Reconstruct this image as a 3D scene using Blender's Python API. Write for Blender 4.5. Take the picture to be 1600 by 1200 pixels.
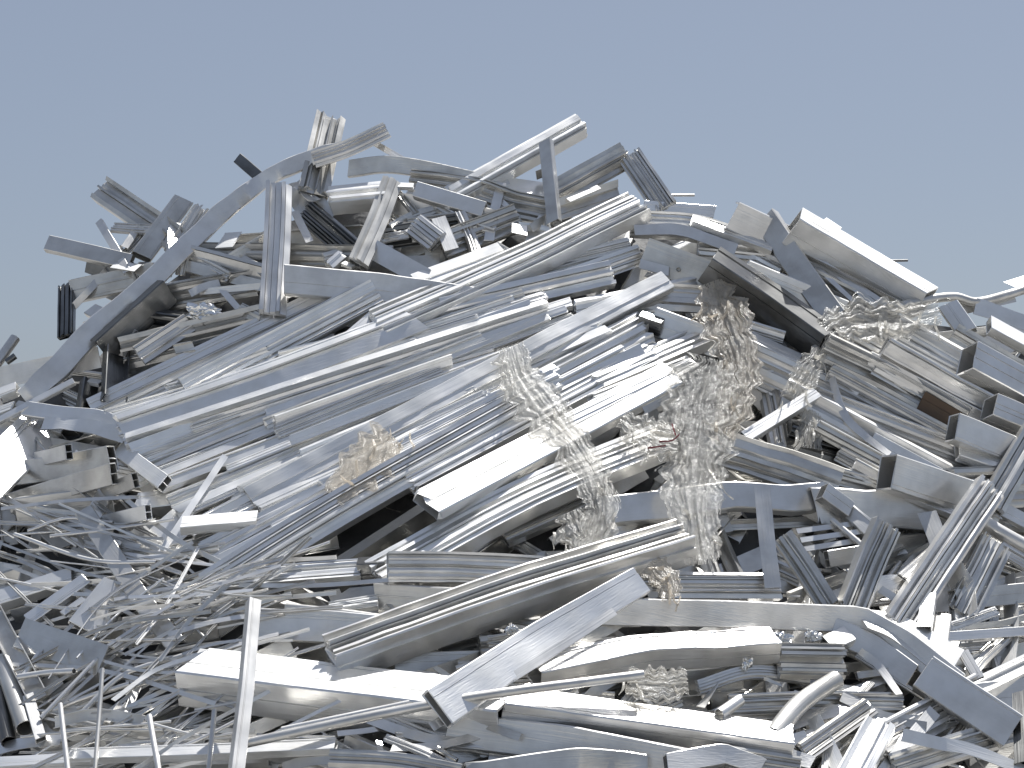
import bpy, bmesh, math, random
from mathutils import Vector, Matrix, noise
from mathutils.geometry import tessellate_polygon

for o in list(bpy.data.objects):
    bpy.data.objects.remove(o)
scene = bpy.context.scene
COL = scene.collection
R = math.radians

# ---------------------------------------------------------------- camera
FPX = 2790.0
PITCH = R(3.0)
CAM = Vector((0, 0, 1.7))
cd = bpy.data.cameras.new('camera')
cam = bpy.data.objects.new('camera', cd)
COL.objects.link(cam)
cam.location = CAM
cam.rotation_euler = (R(90) + PITCH, 0, 0)
cd.sensor_fit = 'HORIZONTAL'
cd.angle = 2 * math.atan(800 / FPX)
cd.clip_end = 6000
scene.camera = cam

# ---------------------------------------------------------------- sky and sun
SUN_AZ = R(26)      # to the right of the view direction (+Y), behind the heap
SUN_EL = R(60)
SUN = Vector((math.sin(SUN_AZ) * math.cos(SUN_EL), math.cos(SUN_AZ) * math.cos(SUN_EL), math.sin(SUN_EL)))
world = bpy.data.worlds.new('World')
scene.world = world
world.use_nodes = True
wn, wl = world.node_tree.nodes, world.node_tree.links
wn.clear()
wo = wn.new('ShaderNodeOutputWorld')
bg = wn.new('ShaderNodeBackground')
sky = wn.new('ShaderNodeTexSky')
sky.sky_type = 'NISHITA'
sky.sun_disc = False
sky.sun_elevation = SUN_EL
sky.sun_rotation = SUN_AZ
sky.air_density = 1.0
sky.dust_density = 1.2
sky.ozone_density = 2.5
hs = wn.new('ShaderNodeHueSaturation')
hs.inputs['Saturation'].default_value = 0.8
wl.new(sky.outputs[0], hs.inputs['Color'])
mixs = wn.new('ShaderNodeMix'); mixs.data_type = 'RGBA'     # hazy summer air: evens out the clear-sky gradient
mixs.inputs[0].default_value = 0.5
mixs.inputs[7].default_value = (4.4, 5.15, 6.75, 1)
wl.new(hs.outputs[0], mixs.inputs[6])
wl.new(mixs.outputs[2], bg.inputs['Color'])
bg.inputs['Strength'].default_value = 0.054
wl.new(bg.outputs[0], wo.inputs['Surface'])
sd = bpy.data.lights.new('sun', 'SUN')
sd.energy = 5.0
sd.angle = R(0.5)
sd.color = (1.0, 0.985, 0.96)
so = bpy.data.objects.new('sun', sd)
COL.objects.link(so)
so.rotation_euler = SUN.to_track_quat('Z', 'Y').to_euler()
so.location = (6, 6, 12)
scene.view_settings.view_transform = 'Standard'
scene.view_settings.look = 'None'
scene.view_settings.exposure = 0.48
scene.view_settings.gamma = 1.0

# ---------------------------------------------------------------- the place in metres
FW = Vector((0, math.cos(PITCH), math.sin(PITCH)))
UP = Vector((0, -math.sin(PITCH), math.cos(PITCH)))
RT = Vector((1, 0, 0))
UNIT = 0.022

def base_depth(x, y):
    """distance of the heap's front slope: it leans back and rounds off to both sides"""
    return 6.1 + 2.9 * (1200 - y) / 1000 + 0.5 * ((x - 800) / 800) ** 2

def heap(x, y, lift=0.0):
    """a point on (or lift metres in front of) the sloping face of the heap"""
    t = base_depth(x, y) - lift
    return CAM + (FW + RT * ((x - 800) / FPX) + UP * ((600 - y) / FPX)) * t

# ---------------------------------------------------------------- materials
def mat_new(name):
    m = bpy.data.materials.new(name)
    m.use_nodes = True
    n, l = m.node_tree.nodes, m.node_tree.links
    n.clear()
    out = n.new('ShaderNodeOutputMaterial')
    return m, n, l, out

def metal(name, c0, c1, r0, r1, metallic=1.0, wav=0.5):
    """drawn aluminium: streaks along the length, slight waviness, patchy oxide"""
    m, n, l, out = mat_new(name)
    p = n.new('ShaderNodeBsdfPrincipled')
    tc = n.new('ShaderNodeTexCoord')
    mp = n.new('ShaderNodeMapping')
    mp.inputs['Scale'].default_value = (1.2, 70, 70)
    l.new(tc.outputs['Object'], mp.inputs['Vector'])
    oi = n.new('ShaderNodeObjectInfo')
    nz = n.new('ShaderNodeTexNoise'); nz.inputs['Scale'].default_value = 3; nz.inputs['Detail'].default_value = 4
    l.new(mp.outputs[0], nz.inputs['Vector'])
    st = n.new('ShaderNodeTexNoise'); st.inputs['Scale'].default_value = 9; st.inputs['Detail'].default_value = 6
    l.new(tc.outputs['Object'], st.inputs['Vector'])
    lo = n.new('ShaderNodeTexNoise'); lo.inputs['Scale'].default_value = 4.5; lo.inputs['Detail'].default_value = 1
    l.new(tc.outputs['Object'], lo.inputs['Vector'])
    # colour: oxide patches, each piece a little lighter or duller than the next
    ad = n.new('ShaderNodeMath'); ad.operation = 'ADD'
    mr0 = n.new('ShaderNodeMapRange'); mr0.inputs[1].default_value = 0.35; mr0.inputs[2].default_value = 0.7
    mr0.inputs[3].default_value = 0.0; mr0.inputs[4].default_value = 0.9
    l.new(st.outputs['Fac'], mr0.inputs[0])
    mr1 = n.new('ShaderNodeMath'); mr1.operation = 'MULTIPLY'; mr1.inputs[1].default_value = 0.45
    l.new(oi.outputs['Random'], mr1.inputs[0])
    l.new(mr0.outputs[0], ad.inputs[0]); l.new(mr1.outputs[0], ad.inputs[1])
    mx = n.new('ShaderNodeMix'); mx.data_type = 'RGBA'
    mx.inputs[6].default_value = (*c0, 1); mx.inputs[7].default_value = (*c1, 1)
    l.new(ad.outputs[0], mx.inputs[0])
    l.new(mx.outputs[2], p.inputs['Base Color'])
    p.inputs['Metallic'].default_value = metallic
    # roughness
    ra = n.new('ShaderNodeMath'); ra.operation = 'ADD'
    rb = n.new('ShaderNodeMapRange'); rb.inputs[3].default_value = r0; rb.inputs[4].default_value = r1
    l.new(oi.outputs['Random'], rb.inputs[0])
    rc = n.new('ShaderNodeMath'); rc.operation = 'MULTIPLY_ADD'; rc.inputs[1].default_value = 0.7; rc.inputs[2].default_value = -0.33
    rd = n.new('ShaderNodeMath'); rd.operation = 'MULTIPLY_ADD'; rd.inputs[1].default_value = 0.4
    l.new(nz.outputs['Fac'], rd.inputs[0]); 
    re_ = n.new('ShaderNodeMath'); re_.operation = 'MULTIPLY'; re_.inputs[1].default_value = 0.6
    l.new(st.outputs['Fac'], re_.inputs[0]); l.new(re_.outputs[0], rd.inputs[2])
    l.new(rd.outputs[0], rc.inputs[0])
    l.new(rb.outputs[0], ra.inputs[0]); l.new(rc.outputs[0], ra.inputs[1])
    l.new(ra.outputs[0], p.inputs['Roughness'])
    b1 = n.new('ShaderNodeBump'); b1.inputs['Strength'].default_value = 0.3; b1.inputs['Distance'].default_value = 0.003
    l.new(nz.outputs['Fac'], b1.inputs['Height'])
    b2 = n.new('ShaderNodeBump'); b2.inputs['Strength'].default_value = wav; b2.inputs['Distance'].default_value = 0.02
    l.new(lo.outputs['Fac'], b2.inputs['Height'])
    l.new(b1.outputs[0], b2.inputs['Normal'])
    l.new(b2.outputs[0], p.inputs['Normal'])
    # drawn metal has a sharp and a broad lobe
    gl = n.new('ShaderNodeBsdfPrincipled'); gl.inputs['Metallic'].default_value = 1.0 if metallic else 0.0
    gl.inputs['Roughness'].default_value = max(.1, r0 - .3)
    l.new(mx.outputs[2], gl.inputs['Base Color']); l.new(b2.outputs[0], gl.inputs['Normal'])
    ms = n.new('ShaderNodeMixShader'); ms.inputs[0].default_value = 0.42
    l.new(p.outputs[0], ms.inputs[1]); l.new(gl.outputs[0], ms.inputs[2])
    l.new(ms.outputs[0], out.inputs[0])
    return m

M = {
    'mill': metal('mill_aluminium', (0.95, 0.945, 0.93), (0.80, 0.795, 0.775), 0.48, 0.68, wav=0.8, metallic=0.9),
    'dull': metal('dull_aluminium', (0.76, 0.745, 0.71), (0.54, 0.53, 0.505), 0.44, 0.64, wav=0.7, metallic=0.85),  # oxidised grey, warmed against blue sky reflection and darkened for shaded gaps
    'grey': metal('neutral_tint_aluminium', (0.88, 0.868, 0.84), (0.70, 0.69, 0.67), 0.46, 0.66, wav=0.8, metallic=0.9),  # neutral tint put in to cancel blue sky reflection outside the bundle
    'foil': metal('crumpled_aluminium', (0.92, 0.92, 0.91), (0.80, 0.79, 0.76), 0.1, 0.25, wav=1.0),
    'dark': metal('dark_and_shaded_aluminium', (0.27, 0.27, 0.265), (0.16, 0.16, 0.155), 0.3, 0.45),  # dark anodised pieces; also stands in for shade in hollows and holes
    'brown': metal('brown_coated_aluminium', (0.13, 0.075, 0.035), (0.09, 0.055, 0.03), 0.4, 0.5, metallic=0.0),
}

def film_mat(name, col, lo_, hi_):
    m, n, l, out = mat_new(name)
    tr = n.new('ShaderNodeBsdfTransparent')
    tr.inputs[0].default_value = (0.96, 0.95, 0.93, 1)
    p = n.new('ShaderNodeBsdfPrincipled')
    p.inputs['Base Color'].default_value = (*col, 1)
    p.inputs['Roughness'].default_value = 0.17
    p.inputs['Specular IOR Level'].default_value = 0.5
    p.inputs['Transmission Weight'].default_value = 0.0
    tl = n.new('ShaderNodeBsdfTranslucent'); tl.inputs[0].default_value = (*col, 1)
    m1 = n.new('ShaderNodeMixShader'); m1.inputs[0].default_value = 0.5
    tc = n.new('ShaderNodeTexCoord')
    nz = n.new('ShaderNodeTexNoise'); nz.inputs['Scale'].default_value = 55; nz.inputs['Detail'].default_value = 4
    nz.inputs['Distortion'].default_value = 2.5
    l.new(tc.outputs['Object'], nz.inputs['Vector'])
    b = n.new('ShaderNodeBump'); b.inputs['Strength'].default_value = 1.0; b.inputs['Distance'].default_value = 0.0035
    l.new(nz.outputs['Fac'], b.inputs['Height'])
    l.new(b.outputs[0], p.inputs['Normal']); l.new(b.outputs[0], tl.inputs['Normal'])
    l.new(p.outputs[0], m1.inputs[1]); l.new(tl.outputs[0], m1.inputs[2])
    mr = n.new('ShaderNodeMapRange')
    mr.inputs[1].default_value = 0.35; mr.inputs[2].default_value = 0.65
    mr.inputs[3].default_value = lo_; mr.inputs[4].default_value = hi_
    n2 = n.new('ShaderNodeTexNoise'); n2.inputs['Scale'].default_value = 30; n2.inputs['Detail'].default_value = 5
    l.new(tc.outputs['Object'], n2.inputs['Vector'])
    l.new(n2.outputs['Fac'], mr.inputs[0])
    m2 = n.new('ShaderNodeMixShader')
    l.new(mr.outputs[0], m2.inputs[0]); l.new(tr.outputs[0], m2.inputs[1]); l.new(m1.outputs[0], m2.inputs[2])
    l.new(m2.outputs[0], out.inputs[0])
    return m
M['film'] = film_mat('clear_plastic_film', (0.76, 0.74, 0.69), 0.4, 0.76)
M['filmtan'] = film_mat('yellowed_plastic_film', (0.72, 0.66, 0.57), 0.52, 0.85)

def plain(name, col, rough, bump=0.0, scale=20):
    m, n, l, out = mat_new(name)
    p = n.new('ShaderNodeBsdfPrincipled'); p.inputs['Roughness'].default_value = rough
    nz = n.new('ShaderNodeTexNoise'); nz.inputs['Scale'].default_value = scale; nz.inputs['Detail'].default_value = 8
    tc = n.new('ShaderNodeTexCoord'); l.new(tc.outputs['Object'], nz.inputs['Vector'])
    mx = n.new('ShaderNodeMix'); mx.data_type = 'RGBA'
    mx.inputs[6].default_value = (*[c * 0.75 for c in col], 1); mx.inputs[7].default_value = (*[c * 1.2 for c in col], 1)
    l.new(nz.outputs['Fac'], mx.inputs[0]); l.new(mx.outputs[2], p.inputs['Base Color'])
    if bump:
        b = n.new('ShaderNodeBump'); b.inputs['Strength'].default_value = bump; b.inputs['Distance'].default_value = 0.02
        l.new(nz.outputs['Fac'], b.inputs['Height']); l.new(b.outputs[0], p.inputs['Normal'])
    l.new(p.outputs[0], out.inputs[0])
    return m
M['ground'] = plain('dusty_concrete', (0.30, 0.295, 0.285), 0.95, 0.4, 3)
M['core'] = plain('shaded_packed_scrap', (0.11, 0.11, 0.11), 0.7, 0.6, 12)  # dark tone stands in for the shade deep between the pieces
M['red'] = plain('red_tape', (0.22, 0.05, 0.05), 0.4)

# ---------------------------------------------------------------- cross sections: (outer loop, [holes]) in unit width, depth k
def rect(u0, u1, v0, v1):
    return [(u0, v0), (u1, v0), (u1, v1), (u0, v1)]

def cham(u0, u1, v0, v1, c):
    return [(u0 + c, v0), (u1 - c, v0), (u1, v0 + c), (u1, v1 - c), (u1 - c, v1), (u0 + c, v1), (u0, v1 - c), (u0, v0 + c)]

def section(kind, k, t, rng):
    """k = depth / width, t = wall thickness / width"""
    h = k / 2
    if kind == 'strip':
        return rect(-.5, .5, -h, h), []
    if kind == 'box':
        o_ = cham(-.5, .5, -h, h, .03)
        # shallow slots and beads drawn into the broad face and the lower flank
        face = []
        m_ = rng.choice([0, 1, 2, 2, 3])
        for u in sorted((rng.uniform(-.42, .42) for _ in range(m_)), reverse=True):
            g, d_ = rng.uniform(.012, .03), rng.choice([-.03, -.045, .03])
            if face and face[-1][0] - (u + g) < .02: continue
            face += [(u + g, h), (u + g * .7, h + d_), (u - g * .7, h + d_), (u - g, h)]
        side = []
        if k > .3 and rng.random() < .7:
            v = rng.uniform(-.25, .25) * k; g = .02
            side = [(-.5, v + g), (-.47, v + g * .7), (-.47, v - g * .7), (-.5, v - g)]
        o_ = o_[:5] + face + o_[5:7] + side + o_[7:]
        return o_, [rect(-.5 + t, .5 - t, -h + t, h - t)]
    if kind == 'dbl':
        return cham(-.5, .5, -h, h, .03), [rect(-.5 + t, -t / 2, -h + t, h - t), rect(t / 2, .5 - t, -h + t, h - t)]
    if kind == 'chan':      # U, web towards the viewer
        return [(-.5, -h), (-.5 + t, -h), (-.5 + t, h - t), (.5 - t, h - t), (.5 - t, -h), (.5, -h), (.5, h - .04), (.46, h), (-.46, h), (-.5, h - .04)], []
    if kind == 'open':      # U, mouth towards the viewer
        return [(-.5, -h), (.5, -h), (.5, h), (.5 - t, h), (.5 - t, -h + t), (-.5 + t, -h + t), (-.5 + t, h), (-.5, h)], []
    if kind == 'angle':
        return [(-.5, h - t), (.5 - t, h - t), (.5 - t, -h), (.5, -h), (.5, h), (-.5, h)], []
    if kind == 'tube':
        n = 16
        c = lambda r: [(r * math.cos(2 * math.pi * i / n), r * math.sin(2 * math.pi * i / n)) for i in range(n)]
        return c(.5), [c(.5 - t)]
    if kind in ('rib', 'win'):
        # window-frame extrusion: sloped and stepped lands, grooves and lips, hollow chambers behind
        nb = rng.randint(7, 12) if kind == 'rib' else rng.randint(3, 6)
        wd = [rng.uniform(.35, 1.6) for _ in range(nb)]
        tot = sum(wd); us = [-.5]
        for q in wd: us.append(us[-1] + q / tot)
        out = [(-.5, -h), (.5, -h)]
        prev = -1
        for i in range(nb - 1, -1, -1):
            a, b = us[i], us[i + 1]
            c = rng.choice([q for q in range(4) if q != prev]); prev = c
            v = h * (1.0, .72, .5, .25)[c]
            sl = rng.uniform(-.28, .28) * (b - a)
            v0 = max(h * .12, min(h, v - sl)); v1 = max(h * .12, min(h, v + sl))
            if rng.random() < .35:
                m = (a + b) / 2
                out += [(b, v1), (m, min(h * 1.05, max(v0, v1) + (b - a) * .12)), (a, v0)]
            else:
                out += [(b, v1), (a, v0)]
            if i > 0 and rng.random() < .5:
                g = min(.02, (b - a) * .25)
                out[-1] = (a + g, v0)
                out += [(a + g, h * .1), (a, h * .1)]
        # clean doubled points
        o2 = []
        for q in out:
            if not o2 or (abs(q[0] - o2[-1][0]) + abs(q[1] - o2[-1][1])) > 1e-5: o2.append(q)
        low = h * .0
        holes = []
        mid = rng.uniform(-.12, .12)
        if low - t * .6 > -h + t:
            holes = [rect(-.5 + t, mid - t / 2, -h + t, low - t * .3), rect(mid + t / 2, .5 - t, -h + t, low - t * .3)]
        return o2, holes
    raise ValueError(kind)

def area(lp):
    return sum(lp[i][0] * lp[(i + 1) % len(lp)][1] - lp[(i + 1) % len(lp)][0] * lp[i][1] for i in range(len(lp)))

def kink_path(pts):
    res = [pts[0]]
    for a, b in zip(pts, pts[1:]):
        n = max(3, min(14, int((b - a).length / .06)))
        res += [a.lerp(b, .06 if i == 0 else (.94 if i == n else i / n)) for i in range(n + 1)]
    return res[:1] + res[1:] + [pts[-1]]

def smooth_path(pts, per=7):
    if len(pts) == 2:
        n = max(9, min(26, int((pts[1] - pts[0]).length / .07)))
        return [pts[0].lerp(pts[1], i / n) for i in range(n + 1)]
    q = [pts[0] * 2 - pts[1]] + pts + [pts[-1] * 2 - pts[-2]]
    res = []
    for i in range(1, len(q) - 2):
        p0, p1, p2, p3 = q[i - 1:i + 3]
        for j in range(per):
            t = j / per
            res.append(0.5 * ((2 * p1) + (p2 - p0) * t + (2 * p0 - 5 * p1 + 4 * p2 - p3) * t * t + (3 * p1 - p0 - 3 * p2 + p3) * t ** 3))
    res.append(pts[-1])
    return res

def aim(look, axis, view, rng):
    """roll (radians) that turns the broad face the way it lies: towards the sun's mirror, the high sky, the horizon or down"""
    n0 = (view - axis * view.dot(axis)).normalized()
    b = axis.cross(n0)
    if b.z < 0: b = -b
    if isinstance(look, (int, float)):
        return R(look), n0, b
    if look == 'D': return R(rng.uniform(-32, -18)), n0, b
    if look == 'G': return R(rng.uniform(-10, 12)), n0, b
    if look == 'W': h = (SUN + view).normalized(); lim = 58
    else: h = (Vector((-.05, .12, .95)).normalized() + view).normalized(); lim = 48
    r = math.atan2(h.dot(b), h.dot(n0))
    return max(-R(lim), min(R(lim), r)) + R(rng.uniform(-3, 3)), n0, b

DEPTH = dict(strip=.0, box=.55, dbl=.5, chan=.45, open=.5, angle=.6, tube=1.0, rib=.42, win=.55)

def sweep(V, F, kind, look, pts, wpx, rng, k=None, twist=0.0, crush=0.0, jag=0.0, slant=0.0, taper=1.0, kink=False):
    """extrude a section along a path of points (world space); appends to V, F"""
    axis = (pts[-1] - pts[0]).normalized()
    mid = (pts[0] + pts[-1]) / 2
    view = (CAM - mid).normalized()
    roll, n0, b0 = aim(look, axis, view, rng)
    k = DEPTH[kind] if k is None else k
    pix = (mid - CAM).length / FPX
    app = wpx * pix
    w = app / (abs(math.cos(roll)) + k * abs(math.sin(roll)))
    if crush == 0 and kind != 'tube': crush = rng.choice([0, .008, .014, .025])
    if kind == 'strip': k = max(k, min(.3, .003 / w))
    t = min(.16, max(.05, .0028 / w))
    outer, holes = section(kind, k, t, rng)
    if area(outer) < 0: outer = outer[::-1]
    holes = [(hh if area(hh) < 0 else hh[::-1]) for hh in holes]
    path = kink_path(pts) if kink else smooth_path(pts)
    n = len(path)
    loops = [outer] + holes
    idx = []
    sd = rng.uniform(0, 100)
    L = (pts[-1] - pts[0]).length
    for i, p in enumerate(path):
        a = (path[min(i + 1, n - 1)] - path[max(i - 1, 0)]).normalized()
        nn = (n0 - a * n0.dot(a)).normalized()
        bb = a.cross(nn)
        if bb.dot(b0) < 0: bb = -bb
        s = i / (n - 1)
        r = roll + R(twist) * (s - .5)
        n1 = nn * math.cos(r) + bb * math.sin(r)
        b1 = bb * math.cos(r) - nn * math.sin(r)
        ww = w * (1 + (taper - 1) * s)
        row = []
        for lp in loops:
            rr = []
            for (u, v) in lp:
                q = p + b1 * (u * ww) + n1 * (v * ww)
                if crush:
                    f = .6 - 1.6 * abs(noise.noise(Vector((s * L * 5 + sd, u * 2.0, v * 2 + sd)))) + .5 * noise.noise(Vector((s * L * 13, u * 3, sd)))
                    q += n1 * (f * crush * ww) + b1 * (noise.noise(Vector((s * L * 7 - sd, u, 5 + sd))) * crush * ww * .7)
                else:
                    q += n1 * (noise.noise(Vector((s * L * 2.2 + sd, u, sd))) * .02 * ww) + b1 * (noise.noise(Vector((s * L * 3.1, sd, u))) * .02 * ww)
                if i in (0, n - 1):
                    q += a * (slant * u * ww)
                    if jag: q += a * (rng.uniform(-1, 1) * jag * ww)
                rr.append(len(V)); V.append(q)
            row.append(rr)
        idx.append(row)
    flip = (bb.cross(nn)).dot(axis) > 0
    def add(f):
        F.append(f[::-1] if flip else f)
    for i in range(n - 1):
        for li in range(len(loops)):
            A, B = idx[i][li], idx[i + 1][li]
            m = len(A)
            for j in range(m):
                add((A[j], B[j], B[(j + 1) % m], A[(j + 1) % m]))
    polys = [[Vector((u, v, 0)) for u, v in lp] for lp in loops]
    flat = [(li, j) for li, lp in enumerate(loops) for j in range(len(lp))]
    for tri in tessellate_polygon(polys):
        f0 = [idx[0][flat[q][0]][flat[q][1]] for q in tri]
        f1 = [idx[-1][flat[q][0]][flat[q][1]] for q in tri]
        F.append(tuple(f0)); F.append(tuple(f1[::-1]))
    return axis, mid

def link(name, V, F, mat, parent=None, axis=None, mid=None, sharp=30):
    """one mesh object whose own X axis runs along its length"""
    mid = mid or sum(V, Vector()) / len(V)
    if axis is None: rot = Matrix.Identity(3)
    else: rot = axis.to_track_quat('X', 'Z').to_matrix()
    inv = rot.transposed()
    me = bpy.data.meshes.new(name)
    me.from_pydata([inv @ (v - mid) for v in V], [], F)
    bm = bmesh.new(); bm.from_mesh(me)
    bmesh.ops.recalc_face_normals(bm, faces=bm.faces)
    bm.to_mesh(me); bm.free()
    me.polygons.foreach_set('use_smooth', [True] * len(me.polygons))
    me.set_sharp_from_angle(angle=R(sharp))
    me.materials.append(mat)
    o = bpy.data.objects.new(name, me)
    COL.objects.link(o)
    mw = Matrix.Translation(mid) @ rot.to_4x4()
    o['_mw'] = [c for row in mw for c in row]
    if parent:
        pm = Matrix([parent['_mw'][i * 4:i * 4 + 4] for i in range(4)])
        o.parent = parent
        o.matrix_basis = pm.inverted() @ mw
    else:
        o.matrix_basis = mw
    return o

def tag(o, label, cat, group=None, kind=None):
    if label: o['label'] = label
    if cat: o['category'] = cat
    if group: o['group'] = group
    if kind: o['kind'] = kind
    return o

NAMES = dict(strip='flat_strip', box='box_tube', dbl='double_chamber_tube', chan='channel_profile', open='channel_profile',
             angle='angle_profile', tube='round_tube', rib='ribbed_profile', win='window_profile')
CATS = dict(strip='metal strip', box='metal tube', dbl='metal tube', chan='metal profile', open='metal profile',
            angle='metal profile', tube='metal tube', rib='metal profile', win='metal profile')
COUNT = [0]

def P(kind, look, w, path, L, label, mat='mill', group=None, part=None, **kw):
    COUNT[0] += 1
    rng = random.Random(COUNT[0] * 7 + 3)
    if mat == 'mill' and look not in ('W', 'B') and 'bundle' not in (group or label) and rng.random() < .75: mat = 'grey'
    if kind in ('box', 'dbl', 'chan', 'strip', 'open', 'win') and 'slant' not in kw: kw['slant'] = rng.choice([0, 0, 0, .08, -.1, .2, -.25])
    if kind in ('box', 'chan') and path.count(' ') > 1 and 'arch' not in label: kw.setdefault('kink', True)
    kw.setdefault('jag', rng.choice([0, .02, .04]))
    pts = []
    for i, q in enumerate(path.split()):
        c = [float(s) for s in q.split(',')]
        pts.append(heap(c[0], c[1], (c[2] if len(c) > 2 else L) * UNIT))
    V, F = [], []
    axis, mid = sweep(V, F, kind, look, pts, w, rng, **kw)
    if part:            # a lip or flange belongs to its profile
        return link(part[1], V, F, M[mat], parent=part[0], axis=axis, mid=mid)
    o = link(NAMES[kind], V, F, M[mat], axis=axis, mid=mid)
    return tag(o, label, CATS[kind], group)

# ---------------------------------------------------------------- plastic film and crumpled foil
def film(path, L, label, mat='film', crumple=.5, seed=1, name='plastic_film', cat='plastic film', fold=3, strands=6):
    """path: x,y,width  - a crumpled ribbon draped along the path, with loose strands as its parts"""
    rng = random.Random(seed)
    q = [[float(s) for s in a.split(',')] for a in path.split()]
    ctr = smooth_path([Vector((a[0], a[1], a[2])) for a in q], 26)
    V, F = [], []
    nv = 44
    n = len(ctr)
    sv = Vector((seed * 5.3, seed * 1.7, 0))
    for i, c in enumerate(ctr):
        d = ctr[min(i + 1, n - 1)] - ctr[max(i - 1, 0)]
        d = Vector((d.x, d.y)).normalized()
        pr = Vector((-d.y, d.x))
        for j in range(nv):
            s = j / (nv - 1) - .5
            edge = 1 + .5 * noise.noise(Vector((i * .16, (1 if s > 0 else -1) * 3.1, seed))) + .1 * noise.noise(Vector((i * .6, (1 if s > 0 else -1) * 7.1, seed)))
            x = c.x + pr.x * s * c.z * edge
            y = c.y + pr.y * s * c.z * edge
            w = Vector((x * .03, y * .03, seed))
            wx = noise.noise(w) * 4; wy = noise.noise(w + Vector((9, 9, 9))) * 4
            f = 0
            ss, ii = s * c.z * .05 + wx * .03, i * .016 + wy * .02
            for o_, am in ((.8, .9), (2.0, .5), (4.5, .24)):
                # creases that run along the film
                f += am * (1 - 2 * abs(noise.noise(Vector((ss * o_ * 2.2, ii * o_, 0)) + sv)))
            f += (.5 - abs(s)) * .6
            V.append(heap(x, y, L * UNIT + f * .021 * crumple * 2))
    for i in range(n - 1):
        for j in range(nv - 1):
            e = min(i, n - 2 - i) / 5 + .0; e2 = min(j, nv - 2 - j) / 5
            hole = noise.noise(Vector((i * .12, j * .5, seed * 2.0)))
            if min(e, e2) < .8 and hole > .3 * min(e, e2) * 2 + .02: continue
            a = i * nv + j
            F.append((a, a + 1, a + nv + 1, a + nv))
    o = link(name, V, F, M[mat], sharp=70)
    tag(o, label, cat)
    for t in range(strands):
        i0 = rng.randrange(n)
        c = ctr[i0]
        x = c.x + rng.uniform(-.55, .55) * c.z; y = c.y + rng.uniform(-.3, .3) * c.z
        pp = [heap(x, y, (L + 1.5) * UNIT)]
        ln = rng.uniform(10, 26)
        a0 = rng.uniform(-2.4, -.7)
        for k_ in range(3):
            a0 += rng.uniform(-.7, .7)
            x += math.cos(a0) * ln * .4; y -= math.sin(a0) * ln * .5
            pp.append(heap(x, y, (L + 1.5 + rng.uniform(-.5, 1.2)) * UNIT))
        SV, SF = [], []
        ax, md = sweep(SV, SF, 'strip', rng.uniform(-40, 40), pp, rng.uniform(2, 5), rng, twist=rng.uniform(-90, 90), crush=.25)
        link('loose_strand', SV, SF, M[mat], parent=o, axis=ax, mid=md)
    return o

def foil(x, y, rx, ry, L, label, seed=1, mat='foil', name='crumpled_foil'):
    rng = random.Random(seed)
    bm = bmesh.new()
    bmesh.ops.create_icosphere(bm, subdivisions=4, radius=1)
    c = heap(x, y, L * UNIT)
    s = (c - CAM).length / FPX
    V = []
    for v in bm.verts:
        p = v.co
        r = 1 + .45 * noise.noise(p * 1.7 + Vector((seed, 0, 0))) - .45 * abs(noise.noise(p * 3.5 + Vector((0, seed, 0)))) + .12 * noise.cell(p * 5)
        V.append(c + RT * (p.x * r * rx * s) + UP * (p.y * r * ry * s) + FW * (p.z * r * min(rx, ry) * s))
    F = [tuple(v.index for v in f.verts) for f in bm.faces]
    bm.free()
    o = link(name, V, F, M[mat], sharp=18)
    return tag(o, label, 'foil')

# ---------------------------------------------------------------- ground and the body of the heap
gm = bpy.data.meshes.new('ground')
gm.from_pydata([(-3000, -3000, 0), (3000, -3000, 0), (3000, 3000, 0), (-3000, 3000, 0)], [], [(0, 1, 2, 3)])
gm.materials.append(M['ground'])
g = bpy.data.objects.new('ground', gm); COL.objects.link(g); g['kind'] = 'structure'

SIL = [(-700, 1000), (-400, 800), (-100, 640), (0, 610), (80, 595), (150, 560), (200, 470), (300, 400), (420, 345), (520, 310), (620, 300), (740, 320),
       (850, 325), (980, 335), (1100, 360), (1200, 385), (1300, 430), (1420, 490), (1500, 500), (1600, 490), (1800, 540), (2100, 760), (2400, 1050)]
def sil(x):
    for (a, b), (c, d) in zip(SIL, SIL[1:]):
        if a <= x <= c: return b + (d - b) * (x - a) / (c - a)
    return 1000
def fill_lift(y):
    return UNIT * (1 + 9 * max(0, min(1, (y - 420) / 700)))

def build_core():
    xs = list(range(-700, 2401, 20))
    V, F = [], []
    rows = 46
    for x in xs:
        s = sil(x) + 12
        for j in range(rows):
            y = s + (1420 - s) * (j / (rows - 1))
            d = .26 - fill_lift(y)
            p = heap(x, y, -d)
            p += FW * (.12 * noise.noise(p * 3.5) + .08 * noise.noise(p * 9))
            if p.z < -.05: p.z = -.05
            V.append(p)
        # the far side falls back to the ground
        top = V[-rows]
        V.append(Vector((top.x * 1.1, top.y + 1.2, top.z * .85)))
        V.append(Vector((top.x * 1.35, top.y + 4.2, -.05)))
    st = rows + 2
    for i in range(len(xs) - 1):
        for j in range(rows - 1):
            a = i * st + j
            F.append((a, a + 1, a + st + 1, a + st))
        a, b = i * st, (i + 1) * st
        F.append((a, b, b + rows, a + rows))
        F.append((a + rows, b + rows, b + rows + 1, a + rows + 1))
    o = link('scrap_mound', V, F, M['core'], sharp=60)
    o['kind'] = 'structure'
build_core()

# ---------------------------------------------------------------- the pieces, back to front from the crest down
GT = 'profiles jutting from the crest'
GB = 'long profiles of the tied bundle'
GR = 'profiles of the stack at the right'
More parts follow.
